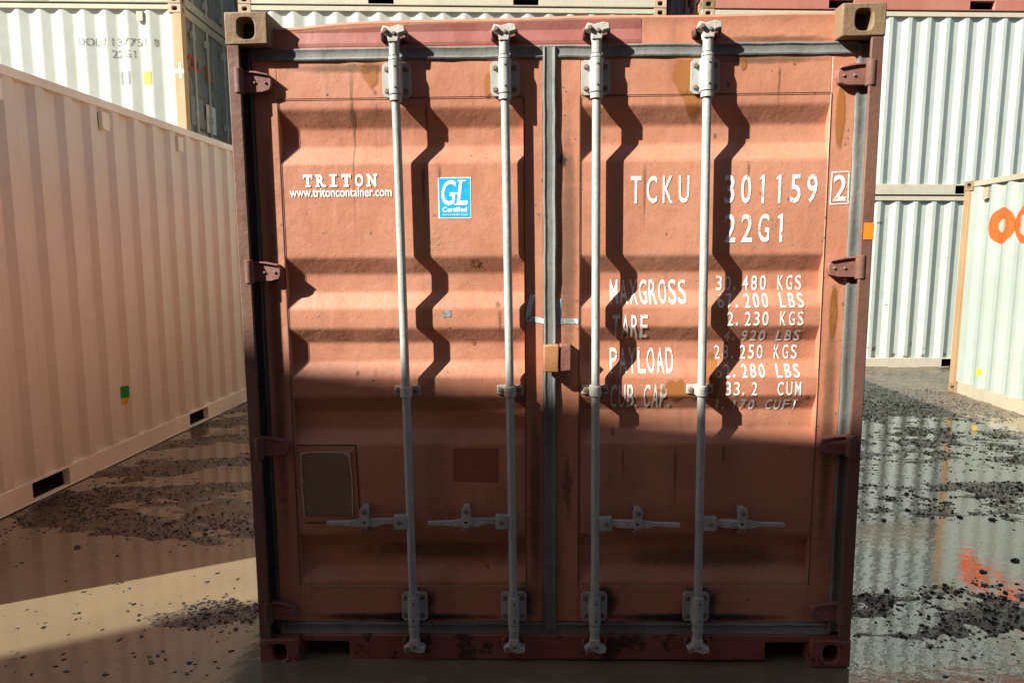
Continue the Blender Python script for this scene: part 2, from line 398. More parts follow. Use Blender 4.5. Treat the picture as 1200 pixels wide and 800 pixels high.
# the larger clods, one by one
clods = [(2.62, 1.02, .035), (2.72, .92, .026), (2.35, .88, .03), (1.72, .66, .028), (1.60, .62, .024), (2.9, 1.62, .034), (3.05, 1.7, .032), (2.72, 1.66, .03),
         (3.2, 1.95, .036), (2.45, 1.78, .03), (2.2, 1.6, .03), (2.62, 2.1, .03), (3.5, 2.2, .036), (1.95, .60, .025), (2.05, .72, .028), (2.55, .70, .034),
         (-1.55, .50, .030), (-1.62, 1.35, .032), (-2.05, 1.30, .030), (-2.35, 1.45, .034), (-2.2, 1.55, .028), (-1.75, 1.5, .03), (-2.7, 1.1, .03), (-1.9, 1.75, .03)]
for i, (x, y, s) in enumerate(clods):
    s *= .5; vs_, fs = lump(2, 50 + i % 7); g = G(); g.add((vs_*s*np.array([1.25, 1, .95])).tolist(), fs)
    o = g.build('mud_clod', MG, smooth=25)
    o.location = (x, y, max(0, float(mud_height(np.array(x), np.array(y)))) + s*.25); o.rotation_euler = (0, 0, i*1.7)
    left_ = x < 0
    tag(o, 'dark clod of mud on the wet ground between red and cream containers' if left_ else 'dark clod of mud by the puddle that mirrors the mint containers', 'clod',
        'clods beside the cream container' if left_ else 'clods by the mirror puddle')

# ---------------------------------------------------------------- generic container (length on x, front side faces -y)
def corr(x0, x1, pitch, depth=.032, fr=(.09, .39, .61, .91)):
    n = max(1, round((x1 - x0 - .12)/pitch)); e = (x1 - x0 - n*pitch)/2
    pts = [(x0, 0.)]; x = x0 + e
    for i in range(n):
        pts += [(x + pitch*fr[0], 0.), (x + pitch*fr[1], depth), (x + pitch*fr[2], depth), (x + pitch*fr[3], 0.)]; x += pitch
    pts.append((x1, 0.)); return pts
def casting_mesh(mats, L, W, H, hole=(.038, .030)):
    g = G()
    def face(o, u, v, n, hole=None):
        if hole: g.holed(o, u, v, n, *hole)
        else:
            o, u, v = map(Vector, (o, u, v)); g.add([o, o+u, o+u+v, o+v], [(0, 1, 2, 3)])
    face((0,0,0), (L,0,0), (0,0,H), (0,-1,0), hole); face((L,0,0), (0,W,0), (0,0,H), (1,0,0))
    face((L,W,0), (-L,0,0), (0,0,H), (0,1,0)); face((0,W,0), (0,-W,0), (0,0,H), (-1,0,0), (.030, .034))
    face((0,0,H), (L,0,0), (0,W,0), (0,0,1)); face((0,W,0), (L,0,0), (0,-W,0), (0,0,-1))
    return g.mesh('corner_casting', mats)
CL, CW, CH = .178, .162, .118
W2 = 1.219
STEEP = dict(depth=.036, fr=(.15, .32, .68, .85))
def make_container(name, H=2.591, pitch=.278, wall='white_a', rail='trim_w', post='post_o', cast='cast_w', vents=(), doors_at=1, dst=None, prof={}):
    L2 = 3.029
    root = empty(name)
    cm = casting_mesh([M[cast], M['dark']], CL, CW, CH)
    for sx in (-1, 1):
        for sy in (-1, 1):
            for z in (0, H - CH):
                o = obj('corner_casting', cm, root, .004); o.location = (sx*L2, sy*W2, z); o.scale = (-sx, -sy, 1)
    gp = G(); gp.box(0, .10, .004, .14, CH, H - CH); gp.box(.10, .135, .012, .05, CH, H - CH); pm = gp.mesh('corner_post', [M[post]])
    for sx in (-1, 1):
        for sy in (-1, 1):
            o = obj('corner_post', pm, root, .004); o.location = (sx*(L2 - .004), sy*W2, 0); o.scale = (-sx, -sy, 1)
    # long sides
    pts = corr(-L2 + .135, L2 - .135, pitch, **prof); z0, z1 = .155, H - .075
    g = G(); n = len(pts)
    vs_ = [(x, d, z0) for x, d in pts] + [(x, d, z1) for x, d in pts]
    g.add(vs_, [(i, i+1, n+i+1, n+i) for i in range(n-1)]); sm = g.mesh('side_wall', [M[wall]], smooth=20, weld=False)
    for sy in (-1, 1):
        o = obj('side_wall', sm, root); o.location = (0, sy*(W2 - .014), 0)
        if sy > 0: o.scale = (1, -1, 1)
    g = G(); g.box(-L2 + CL, L2 - CL, .004, .075, H - .075, H - .012); tr = g.mesh('top_rail', [M[rail]])
    g = G(); xs = [-L2 + CL, -1.205, -.845, .845, 1.205, L2 - CL]
    for a, b_ in ((0, 1), (2, 3), (4, 5)): g.box(xs[a], xs[b_], .006, .06, .018, .155)
    for a, b_ in ((1, 2), (3, 4)): g.box(xs[a], xs[b_], .009, .06, .138, .155)
    g.box(-L2 + CL, L2 - CL, .002, .05, .006, .018)
    br = g.mesh('bottom_rail', [M[rail]])
    for sy in (-1, 1):
        for nm, ms in (('top_rail', tr), ('bottom_rail', br)):
            o = obj(nm, ms, root, .003); o.location = (0, sy*W2, 0); o.scale = (1, -sy, 1)
    for k in (-1, 1):
        g = G(); x = k*1.025; y0, y1 = -W2 + .065, W2 - .065
        g.add([(x-.18, y0, .02), (x+.18, y0, .02), (x+.18, y0, .137), (x-.18, y0, .137), (x-.18, y1, .02), (x+.18, y1, .02), (x+.18, y1, .137), (x-.18, y1, .137)],
              [(0, 1, 5, 4), (1, 2, 6, 5), (2, 3, 7, 6), (3, 0, 4, 7)]); g.build('fork_pocket', M['dark'], root, weld=False, smooth=0)
    g = G()
    for a, b_ in ((-L2 + .15, -1.21), (-.84, .84), (1.21, L2 - .15)): g.box(a, b_, -W2 + .062, W2 - .062, .06, .15)
    g.box(-L2 + .15, L2 - .15, -W2 + .06, W2 - .06, .152, .175); g.build('floor', M['dark'], root, smooth=0)
    g = G(); rp = corr(-L2 + .12, L2 - .12, .209, .02); n = len(rp)
    g.add([(x, -W2 + .075, H - .02 - d) for x, d in rp] + [(x, W2 - .075, H - .02 - d) for x, d in rp], [(i, i+1, n+i+1, n+i) for i in range(n-1)])
    g.build('roof', M[wall], root, weld=False, smooth=20)
    # ends
    for sx in (-1, 1):
        g = G(); g.box(sx*(L2 - .01), sx*(L2 - .13), -W2 + CW, W2 - CW, H - .115, H - .01); g.build('end_header', M[rail], root, .003)
        g = G(); g.box(sx*(L2 - .01), sx*(L2 - .13), -W2 + CW, W2 - CW, .018, .135); g.build('end_sill', M[rail], root, .003)
        if sx == doors_at:
            for k in (-1, 1):
                d = G(); a, b_ = (-W2 + .10, -.012) if k < 0 else (.012, W2 - .10)
                yp = corr(0, 2.2, .44, .03); zz = [(H - .12 - q_*(H - .26)/2.2, dd) for q_, dd in yp]
                n = len(zz); X = sx*(L2 - .05)
                d.add([(X - sx*dd, a + .07, z) for z, dd in zz] + [(X - sx*dd, b_ - .07, z) for z, dd in zz], [(i, i+1, n+i+1, n+i) for i in range(n-1)])
                for u0, u1 in ((a, a + .075), (b_ - .075, b_)): d.box(X - .03, X + .012, u0, u1, .14, H - .12)
                dr = d.build('door', M[dst or wall], root, weld=False, smooth=0)
                for q_ in (.28, .72):
                    y = a + (b_ - a)*q_; g = G(); g.cyl((X + sx*.035, y, .06), (X + sx*.035, y, H - .05), .017, n=10)
                    for z in (.25, H*.45, H - .3): g.box(X, X + sx*.045, y - .05, y + .05, z - .05, z + .05)
                    g.box(X + sx*.03, X + sx*.045, y, y + .3, .9, .93)
                    g.build('locking_bar', M['galv'], dr)
        else:
            ep = corr(-W2 + .12, W2 - .12, .25, .04); n = len(ep); g = G(); X = L2 - .02
            g.add([(sx*(X - d), y, .13) for y, d in ep] + [(sx*(X - d), y, H - .11) for y, d in ep], [(i, i+1, n+i+1, n+i) for i in range(n-1)])
            g.build('end_wall', M[wall], root, weld=False, smooth=20)
    for x in vents:
        g = G(); y = -W2 + .004; g.box(x - .045, x + .045, y - .004, y + .03, H - .235, H - .105); g.box(x - .03, x + .03, y - .007, y, H - .24, H - .228)
        g.build('ventilator', M['creamlight' if wall == 'cream' else rail], root, .006)
    root['_h'] = H; root['_pitch'] = pitch
    return root
def side_decal(root, me, mat, name='lettering', pitch=.278, inset=.002):
    pts = corr(-3.029 + .135, 3.029 - .135, pitch, **(STEEP if root is cream else {})); px = [p_[0] for p_ in pts]; pd = [p_[1] for p_ in pts]
    drape(me, px, 0, lambda x, z: -W2 + .014 + float(np.interp(x, px, pd)) - inset)
    me.materials.append(mat); return obj(name, me, root)
def place(o, x, y, z, rz): o.location = (x, y, z); o.rotation_euler = (0, 0, rz); return o

# --- cream container, left
cream = make_container('shipping_container', 2.896, .278, 'cream', 'creamlight', 'creamlight', 'cream', vents=(-2.55, -1.22, -.15, .95, 2.2), doors_at=-1, prof=STEEP)
place(cream, -3.398 - 1.219, 3.05, 0, R(90) - .0398)
tag(cream, 'long cream shipping container with forklift pockets, side wall in shade', 'container')
side_decal(cream, poly_mesh([[(-.13, .50), (-.055, .50), (-.055, .60), (-.13, .60)]]), M['green'], 'tape_mark')
side_decal(cream, poly_mesh([[(-.125, .44), (-.075, .44), (-.05, .505), (-.12, .495)]]), M['yellow'], 'tape_mark')
for k in range(9):
    z = 2.62 - k*.085; me = text_mesh('TCKU73012'[k], (2.31, 2.36, z - .055, z)); side_decal(cream, me, M['grey'])
g = G(); g.box(2.6, 2.7, -W2 + .008, -W2 + .012, 1.5, 1.58); 
# --- right container with the orange rings
HR = 2.591
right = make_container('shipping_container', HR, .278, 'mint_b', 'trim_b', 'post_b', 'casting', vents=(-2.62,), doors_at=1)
place(right, 5.172 + 1.219, 2.887 - .034, 0, R(-90) - .028)
tag(right, 'pale mint container with orange ring logo and rusty corner post', 'container')
def ring(cx, cz, ro, hole, n=40):
    g = G(); a = [2*math.pi*i/n for i in range(n)]
    vs_ = [(cx + ro*math.cos(t_), 0, cz + ro*math.sin(t_)) for t_ in a] + [(cx + hole(t_)*math.cos(t_), 0, cz + hole(t_)*math.sin(t_)) for t_ in a]
    g.add(vs_, [(i, (i+1) % n, n + (i+1) % n, n + i) for i in range(n)]); return g.mesh('logo', [], smooth=0, weld=False)
side_decal(right, ring(-2.32, 2.035, .205, lambda t_: .078), M['oocl'], 'logo')
side_decal(right, ring(-1.93, 2.035, .205, lambda t_: .105 + .03*abs(math.cos(2.5*t_))), M['oocl'], 'logo')
side_decal(right, text_mesh('CL', (-1.68, -1.0, 1.83, 2.24), .03), M['oocl'])
side_decal(right, poly_mesh([[(-2.52, .30), (-2.44, .30), (-2.44, .38), (-2.52, .38)]]), M['yellow'], 'label_plate')

# --- back row, three stacks of three
BR = .0348
def back(cx, tier, o): return place(o, cx - 1.219*math.sin(BR), 7.547 + BR*cx + 1.219*math.cos(BR), tier*2.598, BR)
whi = make_container('shipping_container', wall='white_a', pitch=.302, doors_at=1, vents=(2.45,), dst='white_shade')
min_ = make_container('shipping_container', wall='mint', rail='trim_w', post='trim_w', doors_at=-1)
bri = make_container('shipping_container', wall='brick', rail='brickrail', post='brick', cast='casting', doors_at=-1)
blu = make_container('shipping_container', wall='steelblue', rail='steelblue', post='steelblue', cast='casting', doors_at=1)
LX, CX, RX = -7.96, -1.107, 5.46
copies = []
def dup(src, label): o = copy_tree(src); tag(o, label, 'container'); copies.append(o); return o
lw0 = dup(whi, 'off white container at the bottom of the stack behind the cream container')
lw2 = dup(whi, 'off white container topmost of the stack behind the cream container')
cw0 = dup(whi, 'off white container on the ground directly behind the red one')
cw1 = dup(whi, 'off white container on the middle tier behind the red one')
cw2 = dup(whi, 'off white container on the top tier above the red one, pockets in its rail')
back(LX, 0, lw0); back(LX, 2, lw2); back(CX, 0, cw0); back(CX, 1, cw1); back(CX, 2, cw2)
back(LX, 1, whi); tag(whi, 'off white container with faded grey number and rust stained post, on the middle tier', 'container')
for txt, bx in (('OOLU', (1.55, 1.95, 2.02, 2.13)), ('137751', (2.03, 2.52, 2.02, 2.13)), ('8', (2.62, 2.68, 2.02, 2.13)), ('22G1', (2.02, 2.35, 1.86, 1.97))):
    side_decal(whi, text_mesh(txt, bx, .02), M['grey'], pitch=.302)
side_decal(whi, poly_mesh([[(2.12, 1.50), (2.26, 1.50), (2.26, 1.68), (2.12, 1.68)]]), M['greylabel'], 'label_plate', .302)
side_decal(whi, poly_mesh([[(2.44, 1.50), (2.56, 1.50), (2.56, 1.68), (2.44, 1.68)]]), M['yellow'], 'label_plate', .302)
side_decal(whi, poly_mesh([[(1.56, 1.48), (1.64, 1.48), (1.64, 1.66), (1.56, 1.66)]]), M['sticker'], 'label_plate', .302)
g = G(); y = -W2 + .002; g.box(2.955, 2.99, y - .001, y + .002, 1.58, 1.80); g.box(2.905, 3.025, y - .0015, y + .002, 1.65, 1.71); g.build('white_cross', M['sticker'], whi, smooth=0)
for txt, yz, mt in (('OO', (-.98, -.60, 1.78, 2.0), 'oocl'), ('CL', (-.42, -.10, 1.78, 2.0), 'oocl')):
    me = text_mesh(txt, yz, .03)
    for v_ in me.vertices: v_.co = (3.029 - .034, v_.co.x, v_.co.z)
    me.materials.append(M[mt]); obj('lettering', me, whi)
for (a, b_, z0, z1, mt) in ((-.98, -.55, 1.0, 1.42, 'greylabel'), (-.42, -.1, .98, 1.4, 'sticker'), (-.9, -.62, .55, .85, 'steelblue'), (-.4, -.15, .5, .8, 'steelblue')):
    g = G(); X = 3.029 - .045; g.box(X, X + .014, a, b_, z0, z1); g.build('label_plate', M[mt], whi, smooth=0)
back(RX, 1, min_); tag(min_, 'pale mint corrugated container on the middle tier beside the red one', 'container')
mn0 = dup(min_, 'pale mint container with rust along its foot, standing on the ground'); back(RX, 0, mn0)
r_ = random.Random(31)
for k in range(26):
    x = r_.uniform(-2.8, 1.2); z = .16 + abs(r_.gauss(0, .10)); me = poly_mesh([blob(x, z + .01, r_.uniform(.008, .035), r_.uniform(.006, .03), 11, .45, k)])
    side_decal(mn0, me, M['bolt'], 'rust_spot')
for k in range(10):
    x = r_.uniform(-2.2, .4); z = r_.uniform(.4, 2.3); side_decal(mn0, poly_mesh([blob(x, z, r_.uniform(.01, .05), r_.uniform(.005, .02), 11, .45, k)]), M['bolt'], 'rust_spot')
back(RX, 2, bri); tag(bri, 'brick red container on top of the two pale mint ones', 'container')
# --- the stack behind the photographer whose shadow crosses the doors
SB = -math.atan(.1151); u = Vector((math.cos(SB), math.sin(SB))); nn = Vector((-math.sin(SB), math.cos(SB)))
for k in range(3):  # the last column is added, unseen, to cut ambient light on the doors
    c_ = Vector((-10.57, -4.35)) + u*(3.029 + 6.13*k) - nn*1.219
    for tier in range(3):
        src = blu if (k, tier) == (0, 0) else bri
        o = blu if (k, tier) == (0, 0) else copy_tree(src)
        tag(o, f'{"steel blue" if src is blu else "brick red"} container facing the red doors, {("on the ground", "second tier", "third tier")[tier]}, {("its far end", "middle column", "added light-blocking end")[k]} of the row', 'container')
        place(o, c_.x, c_.y, tier*2.598, SB)

# ---------------------------------------------------------------- the red container
H = 2.591; D = .053; CR = D + .002; DP = .034
red = empty('shipping_container', (0, 0, -.008)); red.rotation_euler = (0, -.0099, -.0038)
tag(red, 'weathered red oxide container with closed doors, four grey locking bars and white lettering', 'container')
cm = casting_mesh([M['casting'], M['dark']], CW, CL, CH, (.031, .038))
cm2 = casting_mesh([M['redsill'], M['dark']], CW, CL, CH, (.031, .038))
for sx in (-1, 1):
    for sy, y in ((1, 0), (-1, 6.058)):
        for z in (0, H - CH):
            o = obj('corner_casting', cm2 if z == 0 else cm, red, .006); o.location = (sx*W2, y, z); o.scale = (-sx, sy, 1)
    g = G(); a = W2 - .004
    g.box(sx*a, sx*(a - .046), .002, .016, CH, H - CH); g.box(sx*a, sx*(a - .012), .016, .16, CH, H - CH); g.box(sx*(a - .012), sx*(a - .10), .10, .16, CH, H - CH)
    g.build('corner_post', M['redpost'], red, .004)
    g = G(); g.box(sx*a, sx*(a - .1), 5.9, 6.045, CH, H - CH); g.build('corner_post', M['redpost'], red, .004)
    # side wall, rails
    pts = corr(.17, 5.89, .278); n = len(pts); g = G(); X = W2 - .016
    g.add([(sx*(X - d), y, .155) for y, d in pts] + [(sx*(X - d), y, H - .07) for y, d in pts], [(i, i+1, n+i+1, n+i) for i in range(n-1)]); g.build('side_wall', M['red'], red, weld=False, smooth=20)
    g = G(); g.box(sx*(W2 - .006), sx*(W2 - .07), CL, 6.058 - CL, H - .07, H - .014); g.build('top_rail', M['redpost'], red, .003)
    g = G(); g.box(sx*(W2 - .006), sx*(W2 - .07), CL, 6.058 - CL, .015, .155); g.build('bottom_rail', M['redpost'], red, .003)
g = G(); g.box(-1.13, 1.13, .2, 5.98, .10, .15); g.build('floor', M['dark'], red, smooth=0)
rp = corr(.15, 5.95, .209, .02); n = len(rp); g = G()
g.add([(-1.15, y, H - .03 - d) for y, d in rp] + [(1.15, y, H - .03 - d) for y, d in rp], [(i, i+1, n+i+1, n+i) for i in range(n-1)]); g.build('roof', M['red'], red, weld=False, smooth=20)
g = G(); g.box(-1.1, 1.1, 5.98, 6.03, .1, H - .05); g.build('end_wall', M['red'], red)
# header with its dented upper edge
def htop(x): return H - .010 - .026*math.exp(-((x + 1.02)/.18)**2) - .008*math.exp(-((x + .55)/.3)**2) + .002*math.sin(x*9)
g = G(); N = 40; hx = [-1.06 + 2.12*i/N for i in range(N+1)]
for i in range(N):
    a, b_ = hx[i], hx[i+1]; za, zb = htop(a), htop(b_)
    def prof(x, zt): return [(x, D + .004, 2.455), (x, D + .002, 2.49), (x, D + .010, 2.53), (x, D + .004, zt - .012), (x, D + .018, zt), (x, .16, zt - .004)]
    p, q_ = prof(a, za), prof(b_, zb); k = len(p); g.add(p + q_, [(j, k + j, k + j + 1, j + 1) for j in range(k-1)])
mh, th_, bh = nodes('header two coats'); 
M['redhdr'] = paint('pinkish red repaint', (.27, .088, .072), (.32, .12, .097), rust=.25, dirt=.4, streak=.25, rough=.5, rustc=(.12, .05, .03), chip=12, bump=.3)
hd = g.build('header', M['red'], red, smooth=50)
me = poly_mesh([[(-.97, 2.478), (.335, 2.478), (.335, 2.566), (-.5, 2.556), (-.97, 2.536)]])
def hy(x, z): return float(np.interp(z, [2.455, 2.49, 2.53, 2.569], [D + .004, D + .002, D + .010, D + .004])) - .0012
drape(me, [2.49, 2.53], 2, hy); me.materials.append(M['redhdr']); obj('repaint_patch', me, hd)
me = soft_mesh(blob(.84, 2.486, .24, .016, 30, .35, 3)); drape(me, [2.49], 2, lambda x, z: hy(x, z) - .001); me.materials.append(M['stain_b']); obj('dirt_stain', me, hd)
# sill with the two forklift slots
g = G(); g.prism([(-.852, .014), (.880, .014), (.880, .090), (1.06, .092), (1.06, .122), (-1.06, .122), (-1.06, .094), (-.852, .092)], .03, .16)
sl = g.build('sill', M['redsill'], red, .004)
for a, b_ in ((-1.06, -.852), (.88, 1.06)): g = G(); g.box(a, b_, .17, .2, .0, .095); g.build('slot_back', M['dark'], sl, smooth=0)

# door sheet
PZ = [2.287, 2.25, 2.18, 2.11, 2.046, 1.685, 1.618, 1.545, 1.484, 1.405, 1.343, 1.267, 1.204, 1.127, 1.066, .988, .930, .552, .490, .405, .347, .328]
PD = [0, 0, DP, DP, 0, 0, DP, DP, 0, 0, DP, DP, 0, 0, DP, DP, 0, 0, DP, DP, 0, 0]
_z, _d = [PZ[0]], [0]
for i in range(1, len(PZ) - 1):                 # pressed sheet: every fold has a small radius
    for f_, w_ in ((-1, .010), (-.35, .010), (.35, .010), (1, .010)):
        z_ = PZ[i] - f_*w_; o_ = np.interp(z_, PZ[::-1], PD[::-1])
        k_ = np.interp(z_ + .006, PZ[::-1], PD[::-1])*.5 + np.interp(z_ - .006, PZ[::-1], PD[::-1])*.5
        _z.append(PZ[i] + f_*w_*-1); _d.append(float(.4*o_ + .6*k_))
_z.append(PZ[-1]); _d.append(0)
PZ, PD = _z, _d
PZr, PDr = PZ[::-1], PD[::-1]
def dy(x, z):
    if .328 <= z <= 2.287 and (-1.05 < x < -.11 or .11 < x < 1.052): return CR + float(np.interp(z, PZr, PDr))
    return D
def on_door(me, mat, name, door, off=.0016):
    bm = bmesh.new(); bm.from_mesh(me); bm.to_mesh(me); bm.free()
    drape(me, PZr, 2, lambda x, z: dy(x, z) - off); me.materials.append(mat); return obj(name, me, door)
def half_round(g, a, b, r, flat_=.6, n=8):
    """rubber strip from a to b (x,z), centre on the door plane, domed to -y"""
    a, b = Vector(a), Vector(b); d = (b - a).normalized(); s_ = Vector((-d.y, d.x)); ring_ = []
    for i in range(n+1):
        t_ = math.pi*i/n; c_, y_ = math.cos(t_)*r, (0, .80, .92, .70, .66, .70, .98, .80, 0)[i]*r*flat_
        ring_.append((s_*c_, D + .006 - y_))
    k = n + 1; Lg = (b - a).length; N_ = max(2, int(Lg/.06)); vs_ = []
    for j in range(N_ + 1):
        f_ = j/N_; p_ = a + (b - a)*f_; wob = .0 if j in (0, N_) else 1.
        dx, dy_ = wob*random.uniform(-.0016, .0016), wob*random.uniform(-.0022, .0018)
        vs_ += [((p_ + o_ + s_*dx).x, y_ + (dy_ if 0 < i_ < k-1 else 0), (p_ + o_ + s_*dx).y) for i_, (o_, y_) in enumerate(ring_)]
    g.add(vs_, [(j*k + i, j*k + i+1, (j+1)*k + i+1, (j+1)*k + i) for j in range(N_) for i in range(k-1)] + [tuple(range(k))[::-1], tuple(range(N_*k, N_*k + k))])
doors = []
for s in (-1, 1):
    xo, xi = (-1.142, -.034) if s < 0 else (1.144, .016)
    po, pi_ = (-1.05, -.11) if s < 0 else (1.052, .11)
    x0, x1 = sorted((po, pi_))
    g = G(); n = len(PZ); sub = 1
    g.add([(x0, CR + d, z) for z, d in zip(PZ, PD)] + [(x1, CR + d, z) for z, d in zip(PZ, PD)], [(i, n+i, n+i+1, i+1) for i in range(n-1)])
    door = g.build('door', M['red'], red, weld=False, smooth=24); doors.append(door)
    door['label'] = 'left door leaf with blue certificate sticker' if s < 0 else 'right door leaf with container number and weights'
    a, b_ = sorted((xo, po)); g = G(); g.box(a, b_, D, D + .05, .169, 2.43); g.build('stile', M['red'], door, .003)
    a, b_ = sorted((xi, pi_)); g = G(); g.box(a, b_, D, D + .05, .169, 2.43); g.build('stile', M['red'], door, .003)
    g = G(); g.box(x0, x1, D + .0004, D + .05, 2.2885, 2.43); g.build('top_rail', M['red'], door, .002)
    g = G(); g.box(x0, x1, D + .0004, D + .05, .169, .3265); g.build('bottom_rail', M['red'], door, .002)
    # rubber seals
    g = G(); half_round(g, (xo - s*0 , 2.449), (-.012 if s < 0 else -.006, 2.449), .024); g.build('gasket', M['gasket'], door, smooth=22)
    g = G(); half_round(g, (xo, .141), (-.012 if s < 0 else -.006, .141), .027); g.build('gasket', M['gasket'], door, smooth=22)
    g = G(); xg = 1.172*s; half_round(g, (xg, .13), (xg, 2.462), .030); g.build('gasket', M['gasket_shade' if s < 0 else 'gasket'], door, smooth=50)
    if s > 0:
        g = G(); half_round(g, (-.009, .13), (-.009, 2.4635), .027, .78); g.build('gasket', M['gasket'], door, smooth=22)
    # hinges
    for z in (2.347, 1.634, .930, .228):
        g = G(); ht = .040
        g.prism([(s*1.064, z - ht*.35), (s*1.072, z - ht*.75), (s*1.10, z - ht*.95), (s*1.185, z - ht), (s*1.185, z + ht*.9), (s*1.13, z + ht*.8), (s*1.072, z + ht*.55), (s*1.064, z + ht*.25)][::s], D - .026, D + .004)
        g.prism([(s*1.07, z + ht*.50), (s*1.13, z + ht*.76), (s*1.185, z + ht*.86), (s*1.185, z + ht), (s*1.12, z + ht*.94), (s*1.07, z + ht*.66)][::s], D - .034, D)
        for xr in (1.085, 1.125): g.cyl((s*xr, D - .026, z - .004), (s*xr, D - .031, z - .004), .006, .005, n=8, mi=1)
        g.build('hinge', [M['hinge'], M['bolt']], door, .005)
        g = G(); g.cyl((s*1.180, .016, z - .046), (s*1.180, .016, z + .046), .019, n=14); g.cyl((s*1.180, .016, z - .06), (s*1.180, .016, z + .058), .009, n=10); g.build('hinge_pin', M['redpost'], door, .003)
DL, DR = doors
# lock plates over the middle seal
g = G(); g.prism([(-.036, 1.236), (.022, 1.234), (.024, 1.342), (-.036, 1.340)], -.012, .03); g.build('lock_box', M['rustplate'], DL, .004)
g = G(); g.prism([(.027, 1.236), (.072, 1.238), (.072, 1.342), (.028, 1.343)], -.006, D); g.build('lock_box', M['hinge'], DR, .005)

# locking bars
def guide(g, x, z0, z1, pl=True):
    zc = (z0 + z1)/2; hw = .054; c_ = .012
    if pl:
        g.prism([(x-hw+c_, z0), (x+hw-c_, z0), (x+hw, z0+c_), (x+hw, z1-c_), (x+hw-c_, z1), (x-hw+c_, z1), (x-hw, z1-c_), (x-hw, z0+c_)], D - .010, D - .0005)
        for sx in (-1, 1):
            for z in (z0 + .024, z1 - .024): g.cyl((x + sx*.037, D - .010, z), (x + sx*.037, D - .019, z), .0105, .008, n=8, mi=1)
    g.cyl((x, BY, z0 + .004), (x, BY, z1 - .002), .0235, n=20); g.box(x - .0235, x + .0235, BY, D - .002, z0 + .004, z1 - .002)
    for z in (z0 + .026, z1 - .026): g.cyl((x + .003, BY - .022, z), (x + .003, BY - .0242, z), .0042, n=8, mi=2)
BY = .014
bars = [(-.590, -.574, DL, -1, -.0 + .342, -.186), (-.179, -.161, DL, -1, -.0 + .342, -.186), (.164, .173, DR, 1, .342, .168), (.575, .594, DR, 1, .342, .168)]
mats3 = [M['galv'], M['bolt'], M['dark']]
